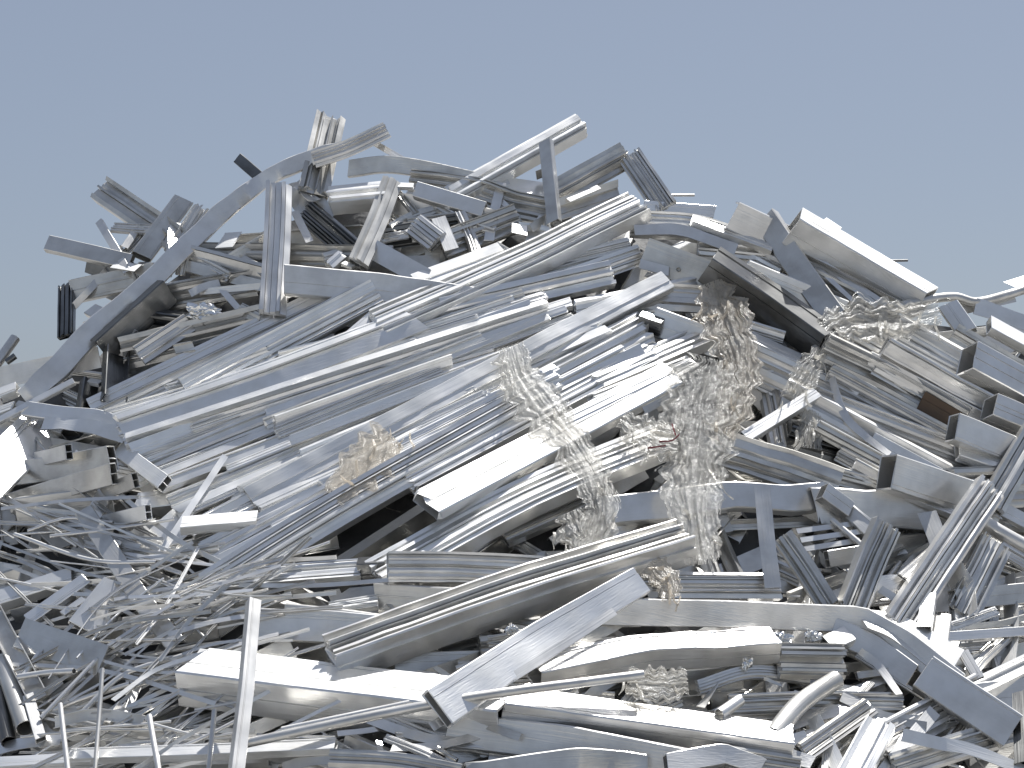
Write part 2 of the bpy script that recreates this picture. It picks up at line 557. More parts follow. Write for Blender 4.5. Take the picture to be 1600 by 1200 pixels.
# --- crest, left
arch = P('chan', 10, 24, '602,204,8 545,230,9 480,250,9 425,275,9 380,305,9 330,347,9 235,438,9 145,518,9 78,588,9 38,625,8', 9, 'very long bent grey profile arching from the crest down the upper left slope', crush=.17, taper=1.6, mat='grey')
P('rib', 6, 27, '604,203,10 545,231,10.5 490,250,10', 10, '', part=(arch, 'grooved_tip'))
P('rib', 'G', 48, '516,186 490,300', 6, 'short ribbed stub standing up from the crest behind the arching bent profile', mat='dull', jag=.12)
P('strip', 30, 9, '582,222 645,258', 6, 'thin bright bar slanting down right of the arching profile tip')
P('box', 8, 28, '545,264 620,258 752,284', 5, 'grey tube with dark open end lying along the crest below the arching profile tip', mat='dull')
P('box', -5, 18, '373,248 412,282', 5, 'short dark stub poking up left of the crest', mat='dark')
P('win', 'G', 44, '158,296 265,368 300,395', 5, 'grooved grey profile pointing up left into the sky above the left slope', mat='dull')
P('box', 5, 32, '286,314 220,402', 6, 'short grey tube with a bright cut end standing at the left crest', mat='dull', slant=.2)
P('rib', 'G', 36, '318,330 272,400', 5, 'jagged grey stub half hidden behind the arching profile', mat='dull', jag=.15)
P('dbl', 22, 28, '75,381,12 205,411', 6, 'double chambered tube pointing left out of the left slope', mat='dull')
P('strip', -15, 26, '135,412 195,435', 4, 'dark plate under the tube that points left out of the left slope', mat='dark')
P('strip', 'W', 12, '178,413 216,419', 8, 'small bright scrap on the left slope under the double chambered tube')
P('rib', 'D', 28, '104,446 103,525', 4, 'dark upright stub standing at the far left of the slope', mat='dark', jag=.1)
P('box', 'G', 38, '115,456 245,428', 3, 'grey tube crossing behind the arching profile near the dark upright stub', mat='dull')
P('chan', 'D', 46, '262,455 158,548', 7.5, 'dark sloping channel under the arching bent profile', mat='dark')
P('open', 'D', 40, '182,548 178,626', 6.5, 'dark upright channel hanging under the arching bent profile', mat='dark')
P('win', 4, 42, '436,290,15 432,400,11 426,492,8', 8, 'upright grooved grey profile below the highest bend of the arching profile')
P('strip', 'W', 8, '456,290 495,316', 6, 'small glinting jagged edge right of the upright grooved profile', crush=.6)
P('strip', 'G', 50, '462,286 505,350', 3, 'brownish grey plate between the upright profile and the bright stepped stub', mat='dull')
P('rib', 'W', 56, '518,308 603,300', 7, 'dazzling stepped profile stub in the middle of the crest', jag=.1)
P('win', 'G', 36, '613,284 590,345 560,412', 9, 'shaded grooved profile leaning left below the dazzling stepped stub', mat='dull')
P('box', 'W', 12, '620,291 646,292', 9, 'tiny white glint at the top of the shaded leaning profile')
P('strip', 'G', 34, '612,318 720,325', 4, 'grey triangular plate right of the shaded leaning profile')
P('box', 25, 30, '650,298 757,330', 7, 'bluish tube slanting down right across the middle of the crest')
P('rib', 10, 46, '640,285 740,298 800,318 870,332', 5, 'dented grey profile across the crest left of the dark post', mat='dull', crush=.06)
P('win', 'B', 46, '908,194 705,308', 6, 'broad pale blue profile rising up right into the sky at the crest', jag=.06)
P('chan', 'D', 24, '853,222,14 866,348,9', 10, 'dark upright post standing on the crest', mat='dull')
P('strip', 'D', 13, '838,274 860,266', 7, 'small dark scrap left of the dark post', mat='dark')
P('strip', 'W', 26, '775,288 860,300', 5, 'pale plate on the crest behind the dark post')
P('rib', 'G', 44, '978,242 868,303', 5, 'brownish ribbed profile rising right behind the dark post', mat='dull')
P('rib', 'G', 40, '984,244 1040,326', 6, 'ribbed profile slanting down right from the tip of the brownish one', mat='dull')
P('tube', 'G', 5, '1020,305 1085,305', -4, 'thin bar far back right of the crest', mat='dull')
P('strip', 'W', 7, '888,313 936,292', 8, 'thin bright edge right of the foot of the dark post')
P('win', 'G', 34, '872,328 965,298', 5, 'short grey profile at the foot of the dark post', mat='dull')
P('strip', 'W', 14, '800,356 824,361', 9, 'small bright scrap below the foot of the dark post')
P('box', 'W', 48, '655,448 790,398', 9, 'dazzling white plate shaped tube in the upper middle of the heap', k=.15)
P('box', 12, 50, '445,438,13 600,452 745,474', 7.5, 'long blue grey box tube lying level left of the dazzling white tube', k=.5)
P('angle', 8, 34, '585,392 668,438', 7, 'grey angle with a bright edge left of the dazzling white tube')
P('strip', 10, 22, '685,340 706,390', 9, 'small pale upright plate above the dazzling white tube')
P('rib', 10, 40, '648,350 684,378', 8, 'small ribbed bluish offcut left of the pale upright plate')
P('rib', 'G', 48, '690,385 810,340', 5, 'brownish ribbed profile behind the dazzling white tube', mat='dull')
P('win', 'G', 44, '280,400 415,436', 6, 'brownish grooved profile left of the upright grooved profile', mat='dull')
P('box', 0, 26, '345,418 425,372', 5, 'short tube behind the upright grooved profile', mat='dull')
P('strip', 'W', 22, '345,376 370,374', 8, 'small bright plate on the left slope beside the arching profile', slant=.2)
P('strip', 12, 12, '460,330 484,378', 7, 'pair of thin bright edges right of the upright grooved profile')
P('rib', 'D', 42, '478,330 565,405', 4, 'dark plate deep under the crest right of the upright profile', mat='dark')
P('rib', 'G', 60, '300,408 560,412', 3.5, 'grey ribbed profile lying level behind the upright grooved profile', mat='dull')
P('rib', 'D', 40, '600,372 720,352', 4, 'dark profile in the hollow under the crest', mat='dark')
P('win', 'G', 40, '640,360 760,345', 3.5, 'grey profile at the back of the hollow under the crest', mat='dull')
P('box', 'W', 20, '516,416 534,400', 8, 'small glinting cut end left of the shaded leaning profile', jag=.2)
P('box', 'W', 10, '536,412 552,418', 8.5, 'tiny glinting scrap at the foot of the shaded leaning profile')
P('strip', 5, 10, '312,456 415,446', 6, 'thin flat bar left of the foot of the upright grooved profile')
P('win', 4, 20, '375,482 408,498', 7, 'small dull offcut left of the foot of the upright grooved profile', mat='dull')
P('rib', 12, 34, '217,556 296,504', 7.5, 'short pale ribbed offcut below the dark sloping channel')
P('open', 10, 16, '272,546 302,540', 8, 'small bracket shaped offcut right of the pale ribbed offcut', mat='dull')
P('rib', 'G', 70, '195,560 430,505', 3, 'wide ribbed profile above the bundle at its upper left', mat='dull')
P('rib', 'G', 44, '230,470 400,440', 3.5, 'grey profile on the left slope under the arching profile', mat='dull')
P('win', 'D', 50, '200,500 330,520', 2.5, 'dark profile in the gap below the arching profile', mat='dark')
# --- left slope
P('strip', 8, 32, '-20,594 155,558', 4, 'pale flat strip at the left edge behind the lower end of the arching profile')
P('tube', 8, 18, '-5,568 24,528', 7, 'short tube poking up at the left edge', mat='dull')
P('tube', 0, 10, '10,566 24,556', 7, 'tiny dark ended tube at the left edge', mat='dark')
P('box', 'B', 13, '-10,662 116,596', 10, 'slim pale bar rising right at the left edge')
P('box', 'W', 70, '62,670,2 -45,775,20', 10, 'dazzling white plate like tube at the left edge', k=.15)
P('chan', 'D', 30, '140,598 133,645', 5.5, 'small dark upright offcut below the dark hanging channel', mat='dark')
P('box', 'W', 12, '140,596 158,600', 6.5, 'tiny glint on top of the small dark offcut')
P('chan', 20, 26, '40,640 100,648 150,652 205,668', 9, 'wavy pale profile left of the bundle above the double chambered tubes', crush=.08)
P('angle', 25, 26, '70,664 130,668 200,684', 8.6, 'crumpled bright angle just under the wavy pale profile', crush=.2)
P('dbl', 8, 40, '10,742,3 100,730,8 176,716,17', 7.5, 'flat grey double chambered tube at the left below the wavy profile', mat='dull', k=.4)
P('dbl', 8, 24, '60,718,6 108,706,17', 9.5, 'small double chambered tube end beside the dazzling left plate', mat='dull')
P('dbl', 8, 34, '20,786,3 100,762,10 178,740,19', 9, 'grey double chambered tube lowest of those at the left', mat='dull', k=.4)
P('dbl', 8, 26, '188,704,6 258,756,17', 9.5, 'double chambered tube slanting down right onto the bundle', k=.5)
P('dbl', 8, 24, '140,780,6 212,750,19', 9.2, 'short double chambered tube left of the slanting one', mat='dull')
P('dbl', 8, 24, '150,820,6 232,800,18', 9, 'short double chambered tube at the lower left foot of the bundle')
P('strip', 'W', 4, '208,712 242,680', 10, 'thin yellowish sliver left of the bundle', mat='dull')
P('box', 14, 26, '164,770 140,824', 10, 'short upright tube with a bright side left of the bundle foot')
P('chan', -4, 46, '30,800 180,780', 7, 'grey plate like channel under the double chambered tubes', mat='dull')
P('chan', 2, 30, '132,800 165,850 222,940 275,1008', 13, 'long grey bent strip hanging down the lower left tangle', mat='dull')
P('box', 'B', 30, '284,822,16 402,812', 11, 'white square tube with a dark open end left of the bundle foot', k=.7)
P('tube', 'B', 26, '200,882 344,856', 11, 'pale round tube below the white square tube')
P('strip', 'B', 46, '205,886 292,806', 9, 'broad pale plate left of the white square tube')
P('strip', 10, 10, '250,866 352,712', 12, 'slim strip leaning right across the bundle foot')
P('strip', 'W', 9, '112,822 124,836', 11, 'tiny pale scrap above the lower left tangle')
P('box', 'W', 24, '45,970 136,906', 13, 'bright white tube rising right in the lower left')
P('box', 'B', 34, '-20,945 115,902', 11, 'pale blue tube at the left edge behind the bright white tube')
P('box', 'W', 12, '98,960 132,936', 14, 'short bright bar right of the bright white tube')
P('box', 6, 56, '132,986 186,918', 12, 'broad grey offcut with a dark hole in the lower left', k=.25)
P('angle', 3, 48, '40,992 170,1036', 14, 'grey folded channel slanting down right in the lower left', mat='dull')
P('open', 4, 30, '-12,955 58,1088', 15, 'grooved profile slanting down right at the left edge', mat='dull')
P('tube', 0, 28, '5,1035 40,1138', 14, 'round tube with a dark open end at the left edge', mat='dull')
P('box', 5, 17, '44,1088 64,1156', 15, 'slim square tube beside the dark ended round tube')
P('tube', 12, 9, '64,1122 152,1030', 16, 'thin bright rod rising right in the lower left')
P('tube', 0, 22, '-8,1060 14,1160', 13, 'dark tube end at the very left edge', mat='dark')
for i, (pth, w) in enumerate([('94,1100,23 107,1210,17', 8), ('160,1045,25 155,1120,21 148,1210,17', 7), ('233,1118,22 250,1215,17', 9), ('335,1110,22 325,1215,17', 8)]):
    P('tube', 0, w, pth, 17.5, ['thin upright rod standing at lower left, leftmost of four', 'tall thin upright rod through the tangle, second from the left',
      'leaning upright rod in the tangle, third from the left', 'thin upright rod just left of the tall white post'][i], group='upright rods in the lower left tangle', mat='dull' if i % 2 else 'mill')
P('box', -18, 25, '396,940,33 384,1080,27 368,1215,20', 19, 'tall white square post standing in front of the lower left tangle', k=.9)
P('box', 'B', 26, '110,1182 300,1176 525,1166', 16, 'pale tube lying level along the bottom edge behind the white post')
P('box', 'B', 24, '-20,1196 150,1186', 15, 'pale tube at the bottom left corner')
# --- the tied bundle
P('rib', 4, 48, '145,645 520,466', 5, 'dark ribbed profile at the top edge of the bundle', group=GB)
P('win', 6, 20, '285,600 420,550', 7.5, 'short slim profile with a bright end lying on the upper bundle', group=GB, jag=.2)
P('rib', 14, 52, '290,612 588,456', 8, 'ribbed bluish profile steeper than the rest at the upper left of the bundle', group=GB)
P('box', 'W', 24, '540,534 598,484', 7.5, 'short glaring white tube between the upper profiles of the bundle')
P('strip', 'W', 12, '590,488 640,482', 7, 'thin white flake right of the short glaring tube')
P('win', 'B', 62, '190,672 420,594 652,506', 9, 'broad smooth blue profile with a jagged shiny end in the upper bundle', group=GB, jag=.08)
P('rib', -22, 58, '205,705 530,600 858,494', 7.5, 'long dark ribbed profile below the broad smooth blue one', group=GB)
P('rib', 6, 44, '440,570 850,468', 6.5, 'long grey ribbed profile behind the dark one in the upper bundle', group=GB)
P('rib', 'B', 58, '590,510 800,418 998,322', 9.5, 'long pale ribbed profile reaching the highest point of the bundle', group=GB, jag=.06)
P('rib', 24, 32, '730,446 985,384', 7.5, 'ribbed profile just below the highest one of the bundle', group=GB)
P('win', 22, 46, '690,488 956,428', 8.5, 'grooved pale profile in the upper right of the bundle', group=GB)
P('rib', 0, 34, '880,440 1000,398', 6.5, 'grey stub behind the upper right end of the bundle', group=GB)
P('box', 28, 40, '390,780 640,648 860,532 1042,440', 10.5, 'long smooth pale tube running the whole length of the bundle with a notched lower end', group=GB, k=.4)
blue_rib = P('rib', 'B', 66, '215,745 480,640 770,552', 6.5, 'wide bluish ribbed profile left of the long smooth tube', group=GB)
P('strip', 24, 7, '225,690 505,612', 9, 'thin bright ridge line on the left of the bundle', group=GB, part=(blue_rib, 'ridge'))
P('box', 'B', 40, '215,790 395,770', 7.5, 'pale smooth tube beside the notched lower end of the long tube', group=GB)
P('rib', 12, 60, '330,830 600,690 830,580', 8, 'wide ribbed profile under the long smooth tube at the bundle centre', group=GB)
P('rib', 'B', 40, '560,735 1004,502', 9.5, 'ribbed profile right under the film at the upper side of the bundle', group=GB, jag=.2)
P('win', 16, 40, '600,748 1012,525', 9.7, 'grooved profile with jagged right end next to the white glaring one', group=GB, jag=.2)
P('rib', 'B', 40, '640,755 1018,552', 10, 'pale ribbed profile third from the glaring white one in the bundle', group=GB, jag=.2)
P('rib', 20, 62, '325,925 560,780 830,630', 10.5, 'wide pale profile at the lower side of the bundle above the dark hollow', group=GB)
P('rib', 14, 50, '335,880 560,755 700,690', 9, 'bluish ribbed profile beside the wide pale one at the lower bundle', group=GB)
P('box', 'W', 58, '668,790,17 860,690 1050,588', 12.5, 'dazzling white tube along the lower side of the bundle', k=.3, jag=.12)
P('rib', 'W', 24, '740,748 1082,570', 12.6, 'glaring thin profile with a torn right end above the dazzling white bundle tube', jag=.4)
P('rib', 'W', 20, '880,662 1040,585', 13.4, 'short glaring ribbed piece lying on the dazzling white bundle tube', jag=.4)
P('rib', 'W', 26, '930,625 1078,566', 12, 'glaring ribbed end beside the dazzling white bundle tube', jag=.3)
P('strip', 0, 16, '1005,640 1055,612', 13, 'dark edged flake at the right end of the dazzling white tube', mat='dull')
P('rib', 'B', 66, '590,905 820,780 1035,690', 12, 'lowest pale ribbed profile of the bundle under the dazzling white tube', group=GB)
P('angle', 'D', 50, '520,905 680,800', 7, 'dark profile in the hollow under the dazzling white tube', mat='dark')  # dark piece stands in for the shade of this hollow
P('rib', 'B', 44, '930,600 1118,520', 9.5, 'blue ribbed profile end at the right side of the bundle', jag=.15)
P('box', 4, 46, '1020,502 1125,540', 8.5, 'pale grey box beside the upper film wad')
P('box', 'D', 30, '1000,500 1034,512', 10, 'small dark block at the right end of the bundle', mat='dark', k=.9)
P('rib', 4, 56, '900,496 1120,452', 5, 'grey ribbed profile behind the right end of the bundle', group=GB)
P('rib', 8, 44, '1000,462 1120,470', 6, 'grey ribbed offcut left of the upper film wad')
rng0 = random.Random(77)
for i in range(42):
    t = i / 41
    x0, y0 = 160 + 190 * t, 640 + 262 * t
    x1, y1 = 830 + 185 * t + rng0.uniform(-60, 30), 455 + 100 * t
    f0, f1 = rng0.choice([0, 0, .15, .3]), rng0.choice([1, 1, .85, .7])
    xa, ya, xb, yb = x0 + (x1 - x0) * f0, y0 + (y1 - y0) * f0, x0 + (x1 - x0) * f1, y0 + (y1 - y0) * f1
    P(rng0.choice(['rib', 'rib', 'win', 'box']), rng0.choice(['B', 'B', 12, 30, -14]), rng0.uniform(14, 26), '%.1f,%.1f %.1f,%.1f' % (xa, ya, xb, yb), 9 + 1.6 * t + rng0.uniform(-.8, 1.2),
      'slim long profile packed tightly among the others inside the tied bundle', group='slim profiles inside the tied bundle', jag=.15)
# --- right of the crest
P('box', 15, 22, '1005,324 1116,332', 5, 'pale tube lying level at the crest right of the bundle tip')
P('rib', 18, 44, '985,350 1080,356 1150,378 1225,415', 6, 'bent ribbed profile curving down right from the bundle tip')
P('box', 'W', 18, '1080,344 1206,391', 9, 'slim white tube on the right crest')
P('angle', 28, 22, '990,362 1060,362 1110,378 1150,392', 8, 'wavy bright angle above the plate with a bolt hole', crush=.12)
hp = P('angle', 3, 50, '1008,396 1105,432', 8, 'grey plate with a bright edge and a bolt hole right of the bundle tip', mat='dull')
P('tube', 0, 7, '1060,421,10.2 1061,422,8', 10, '', mat='dark', part=(hp, 'bolt_hole'))  # dark tube stands in for the shade inside the hole
P('strip', 20, 14, '1000,412 1045,424', 9, 'small flake below the plate with a bolt hole')
P('chan', 6, 48, '1142,336,13 1245,384', 6, 'grey channel with a white upper edge cut off square against the sky')
P('chan', -4, 40, '1198,342 1245,415 1305,500', 11, 'dark grey leaning profile in front of the square cut channel', mat='dull', twist=25)
P('box', 70, 64, '1238,352,16 1340,412 1445,474', 8.5, 'big box tube with a white top pointing up left at the right crest', k=.95, slant=.15)
P('box', 'W', 11, '1288,344 1312,360', 6, 'small white end showing behind the big white topped box')
P('box', 'W', 12, '1390,420 1446,444', 6, 'slim white bar behind the lower end of the big white topped box')
P('tube', 'G', 4, '1365,408 1418,407', -6, 'thin dark bar far back right of the big white topped box', mat='dark')
for i, pth in enumerate(['1232,385 1262,430 1300,478', '1238,378 1290,430 1335,472', '1245,375 1310,430 1370,478', '1236,392 1260,450 1290,500', '1250,400 1300,420 1385,476']):
    P('strip', [22, 28, 12, 5, 25][i], [8, 7, 9, 7, 8][i], pth, 9.5 + i * .3, 'thin bent strip fanning out under the big white topped box', group='thin strips under the big box', twist=20)
P('rib', 'G', 60, '1240,420 1400,500', 6.5, 'grey ribbed profile under the big white topped box', mat='dull')
shaded_face = P('box', 62, 66, '1108,412,14 1190,466 1290,538', 9.5, 'long dark faced channel with a bright upper edge beside the upper film wad', mat='dark', k=.95)  # dark material puts the shade of the downward front into the colour
P('strip', 60, 12, '1118,398,15.5 1200,448,13 1296,512,11', 11.2, 'bright strip along the upper edge of the dark faced channel', part=(shaded_face, 'lit_upper_edge'))  # bright strip added to stand in for the lit top of the channel
P('box', 2, 48, '1160,428 1315,492', 7.5, 'smooth light grey box tube behind the dark faced channel')
P('rib', 10, 44, '1090,395 1240,410', 5, 'grey ribbed profile beneath the slim white tube at the right crest')
P('box', 'W', 28, '1170,530 1248,566', 9, 'short white tube right of the upper film wad')
P('rib', 14, 22, '1150,505 1225,528', 7.5, 'pale ribbed stub above the short white tube')
P('rib', 2, 66, '1160,560 1330,640', 5, 'ribbed profile in shade right of the film curtain')
# --- right stack
P('rib', -8, 54, '1285,545,14 1400,600 1505,660', 9, 'ribbed grey profile at the left end of the right stack', mat='dull', group=GR)
P('box', 'W', 14, '1290,522 1335,552', 10.5, 'glaring corner under the film at the left end of the right stack')
P('rib', -2, 62, '1375,555,15 1500,625 1630,690', 9.5, 'ribbed bluish profile in the middle of the right stack', group=GR)
P('rib', -10, 56, '1395,515 1520,585 1630,640', 8.5, 'ribbed profile behind the middle of the right stack', group=GR)
P('box', 36, 62, '1512,560,19 1640,630', 11.5, 'box tube with a pale blue top in the right stack', k=.8, group=GR)
P('box', 34, 50, '1545,636,18 1640,676', 12.5, 'box tube at the right edge below the one with a pale blue top', k=.8, group=GR)
P('box', 22, 50, '1488,668,19 1620,722', 12, 'light grey box tube low in the right stack', k=.6, group=GR)
P('box', 'B', 40, '1495,700 1580,730', 13, 'short pale box lowest in the right stack', k=.4, group=GR)
P('rib', 6, 34, '1490,520 1620,595', 10, 'brownish ribbed profile above the pale blue topped box', mat='dull', group=GR)
P('box', 8, 32, '1482,478 1512,520', 11, 'small square tube end with a white top at the upper right')
P('box', 'W', 30, '1545,508 1640,560', 11, 'dazzling white tube at the right edge above the stack')
P('angle', 20, 30, '1520,480 1640,520', 9.5, 'crumpled pale angle at the right edge above the dazzling tube', crush=.15)
P('strip', 10, 20, '1500,482 1585,462', 9, 'pale triangular flake under the curved hose at the right edge')
P('box', 4, 36, '1438,628 1494,660', 9.3, 'brown coated offcut inside the right stack', mat='brown', k=.3)
P('tube', 0, 14, '1395,482 1440,470 1490,464 1525,472 1570,462 1620,446', 11, 'curved grey hose like tube along the right skyline', mat='dull')
P('strip', 'W', 16, '1580,446 1625,432', 8, 'pale flake against the sky at the right edge')
P('strip', 8, 12, '1298,585 1318,645 1350,680 1390,710', 12, 'thin curved strip hanging in front of the right stack', twist=60)
P('box', 20, 24, '1162,686 1274,617', 12, 'bright slim tube rising right below the short white tube', k=.8)
P('rib', 4, 56, '1270,630 1400,680 1510,722', 7, 'ribbed grey profile below the right stack', group=GR)
P('rib', -8, 60, '1230,690 1400,740', 5, 'dark brownish profile in the hollow below the right stack', mat='dark')  # shade of the dark pocket is put into its colour
P('rib', -4, 60, '1120,698 1200,722 1310,760', 9, 'dark ribbed plate right of the film curtain', mat='dull', crush=.06)
P('rib', -5, 50, '1285,748 1440,790', 8, 'dark ribbed profile ending left of the blue grey box tube', mat='dull')
P('box', 14, 62, '1385,738,19 1505,778', 11, 'blue grey box tube end right of the dark hollow', k=.7)
P('chan', 18, 50, '940,800 1050,790 1140,775 1230,782 1290,775', 8.5, 'crumpled level profile behind the upright white strip', crush=.07)
P('chan', 6, 60, '1270,790 1340,795 1450,800', 8, 'dented blue grey profile right of the upright white strip', crush=.1)
P('strip', 6, 25, '1191,758,24 1198,840,19 1208,918,14', 14, 'upright white strip standing in the right middle')
P('box', 30, 34, '1284,768,15 1325,798', 11.5, 'small pale box right of the upright white strip', k=.8)
P('box', 25, 30, '1320,795 1360,830', 10.5, 'dented pale offcut below the small pale box', crush=.1)
P('box', 'W', 15, '1415,774 1500,808', 12, 'slim white tube under the blue grey box tube end')
P('rib', 3, 66, '1485,765 1630,758', 10, 'wide grey ribbed profile at the right edge below the stack', mat='dull')
P('rib', -18, 54, '1548,762,22 1475,870,18 1402,980,13', 13, 'wide grey ribbed profile leaning right in the right middle', mat='grey')
P('rib', -16, 44, '1620,670,20 1550,790,14', 12, 'ribbed profile leaning right at the right edge', mat='dull')
P('rib', -16, 56, '1555,850,18 1500,960,11', 11, 'brownish ribbed profile behind the dark ended round tube at right', mat='dull')
P('tube', 10, 26, '1502,792 1560,830 1630,868', 15, 'round tube with a dark open end slanting down right at the right edge')
P('rib', 25, 24, '1562,856 1630,896', 14, 'white grooved bar under the slanting round tube')
fold = P('strip', 4, 28, '1448,800 1472,858', 15, 'short bent strip in front of the wide leaning ribbed profile', mat='dull')
P('strip', -12, 34, '1470,858 1508,920', 15, 'shaded lower half of a folded strip in front of the leaning ribbed profile', mat='dull', part=(fold, 'folded_half'))
P('rib', 15, 18, '1456,862 1410,902', 14, 'slim grooved bar left of the folded strip')
P('rib', 3, 36, '1222,838,18 1255,885,15 1295,948,12', 12, 'grey strip slanting down right from the upright white strip', mat='dull')
P('rib', -26, 50, '1385,820,22 1358,880,17 1328,955,13', 13, 'brownish grooved profile leaning right above the long level band', mat='dull', jag=.06)
P('tube', 5, 10, '1300,812 1370,872', 11, 'thin rod slanting down right behind the brownish leaning profile')
for i, y in enumerate((822, 836, 850)):
    P('strip', 24, 8, '%d,%d %d,%d' % (1245 + i * 6, y + 8, 1352 - i * 4, y - 6), 10, 'slim bright bar in the hollow between two leaning strips', group='bright bars in the right hollow')
P('dbl', 0, 26, '1292,874 1350,864', 10, 'short pale offcut with openings in the hollow between two leaning strips')
P('strip', 6, 30, '1350,935 1380,915 1430,910', 12, 'curled grey strip beside the foot of the leaning ribbed profile', twist=50)
P('strip', 8, 12, '1375,920 1420,948', 13, 'thin dark edged strip under the curled grey strip')
for i in range(12):
    t = i / 11
    x0, y0 = 1270 + rng0.uniform(-20, 60) + 60 * math.sin(t * 9), 500 + 230 * t
    P(rng0.choice(['rib', 'rib', 'box', 'win']), rng0.choice([-14, -4, 10, 24]), rng0.uniform(22, 34), '%.1f,%.1f,%.1f %.1f,%.1f' % (x0, y0, 13 + rng0.uniform(-4, 0), x0 + 280, y0 + 150), 7.5,
      'slim profile sloping down right among the layers of the right stack', group='slim profiles in the right stack', mat=rng0.choice(['mill', 'dull']), jag=.1)
# --- lower centre
P('rib', 12, 50, '606,886,17 740,888 930,898', 12.5, 'striped white profile lying level under the bundle right of a dark gap', group='level striped profiles')
P('rib', 'B', 40, '320,915 440,902 565,892', 11.5, 'striped white profile lying level left of the dark gap', group='level striped profiles')
P('box', 'D', 44, '562,893 606,890', 11, 'dark open end between the two level striped profiles', mat='dark', k=.8)  # dark block put in for the shade inside the opening
P('rib', 14, 46, '1030,915 1218,916', 11, 'striped profile lying level right of the small tan film wad', group='level striped profiles')
P('rib', 50, 80, '520,1030 800,930 1072,846', 15.5, 'long grooved profile with a jagged right end crossing the lower middle', jag=.05, k=.8)
blue_box = P('box', 8, 66, '684,1108,23 840,1003 1000,908', 19, 'broad pale blue box tube crossing in front of the long grooved profile', k=.32, taper=.75)
P('strip', 10, 14, '674,1136 830,1040 960,955', 19.5, 'narrow lower flange beside the broad pale blue box tube', part=(blue_box, 'lower_flange'))
big_white = P('box', 59, 98, '305,1058 800,1118', 13.5, 'large box tube with a dazzling white top lying level in the lower middle', k=.72)
P('strip', 55, 9, '310,1018 802,1080', 15.2, 'thin raised lip along the back of the large dazzling white top', part=(big_white, 'raised_lip'))
long_white = P('box', 63, 76, '790,1108 1235,1170', 14.5, 'long box tube with a white top running to the lower right', k=.8)
P('strip', 50, 7, '800,1082 1225,1146', 15.6, 'thin raised lip along the long white top at lower right', part=(long_white, 'raised_lip'))
P('box', 54, 58, '835,1055 1000,1020 1208,1008', 14, 'bent box tube with a bright top ending left of the ribbed box', k=.8, crush=.05, kink=True)
P('tube', 0, 15, '370,1164 700,1096 1005,1054', 22, 'long thin grey rod slanting across the bottom middle', mat='dull')
P('tube', 0, 9, '440,1140 640,1098', 20, 'thin pale rod beside the long grey rod')
P('box', 4, 50, '400,975 520,980 650,992', 10.5, 'grey box tube lying level above the dazzling white top', k=.4)
P('tube', 0, 12, '447,948 540,958 640,972', 13, 'dark round rod above the grey level box tube', mat='dull')
P('box', -6, 56, '590,938 700,945 790,955', 9.5, 'dark grey plate like tube left of the long grooved profile', mat='dull', k=.3)
P('rib', 'W', 26, '515,952 590,940', 11, 'short bright ribbed stub above the dark round rod')
grey_band = P('box', -2, 42, '925,955 1130,959 1345,968 1412,1006 1492,1068', 14.5, 'long flat grey band lying level then bending down at the right', k=.35, kink=True, crush=.02)
P('strip', 'W', 40, '1345,965 1410,985 1492,1040', 15.2, 'bright twisted flange where the long grey band bends down', twist=-30, part=(grey_band, 'twisted_flange'))
P('box', 14, 62, '1442,1052 1510,1098 1580,1145', 17, 'box tube with a white edge slanting down right in the lower right', k=.6)
P('box', 'B', 24, '1452,932 1444,985', 15, 'pale stub standing up behind the bend of the grey band', k=.7)
P('win', 15, 26, '1474,962 1462,1050', 14.5, 'pale grooved upright stub right of the first pale stub')
P('box', 4, 32, '1490,938 1630,924', 12, 'grey tube lying level at the right edge', mat='dull')
P('box', 16, 16, '1475,996 1630,985', 13, 'slim pale tube lying level at the right edge')
P('box', 10, 18, '1505,1020 1530,1062', 14, 'short stub standing up in the lower right')
P('rib', 'B', 42, '1500,1090 1640,1022', 14, 'pale blue ribbed profile rising right at the right edge')
P('box', -10, 24, '1594,1085 1598,1195', 18.5, 'dark upright tube at the bottom right edge', mat='dark')
P('chan', 10, 42, '1300,985 1360,1010 1425,1058', 12, 'blue grey channel slanting over the dark hollow below the grey band')
P('strip', 12, 11, '1345,1016 1372,1040 1404,1086', 13.5, 'crumpled thin strip hanging in the dark hollow', crush=.3, twist=70)
P('rib', 3, 56, '1215,1032 1316,1034', 12, 'short ribbed box below the long flat grey band', mat='dull', k=.6)
P('box', 28, 34, '1292,1010 1325,994', 13, 'small pale box on the end of the short ribbed box')
P('tube', 6, 32, '1208,1150 1250,1100 1306,1062', 16, 'curved tube with a dark open mouth right of the long white topped box', mat='dull')
P('tube', 6, 20, '1124,1116 1156,1094', 17, 'short bright peg standing on the long white topped box')
P('rib', 3, 40, '1140,1105 1280,1100 1410,1102', 10.5, 'grey ribbed profile lying level behind the curved tube', mat='dull')
P('rib', 4, 32, '1255,1176 1358,1104', 14, 'brownish profile rising right in the lower right', mat='dull')
P('rib', 'W', 50, '1328,1220 1376,1130', 18, 'dazzling white grooved profile standing at the bottom right', k=.5)
P('strip', 24, 18, '1410,1148 1470,1162 1520,1172 1610,1208', 17.5, 'wavy bright strip along the bottom right', twist=20)
P('rib', 6, 56, '1370,1165 1540,1075', 12, 'wide grey profile rising right behind the dazzling bottom profile')
P('rib', 4, 42, '1395,1200 1520,1160 1630,1130', 13.5, 'grey profile near the bottom right corner', mat='dull')
P('box', 6, 50, '1470,1100 1600,1085', 12, 'pale grey tube behind the white edged box in the lower right')
P('chan', -2, 54, '700,1140 880,1160 1085,1200', 13, 'grey plate like channel under the long white topped box', k=.25)
P('rib', 2, 32, '515,1186 620,1192 720,1210', 16, 'grey grooved profile along the bottom edge right of the pale tube', mat='dull')
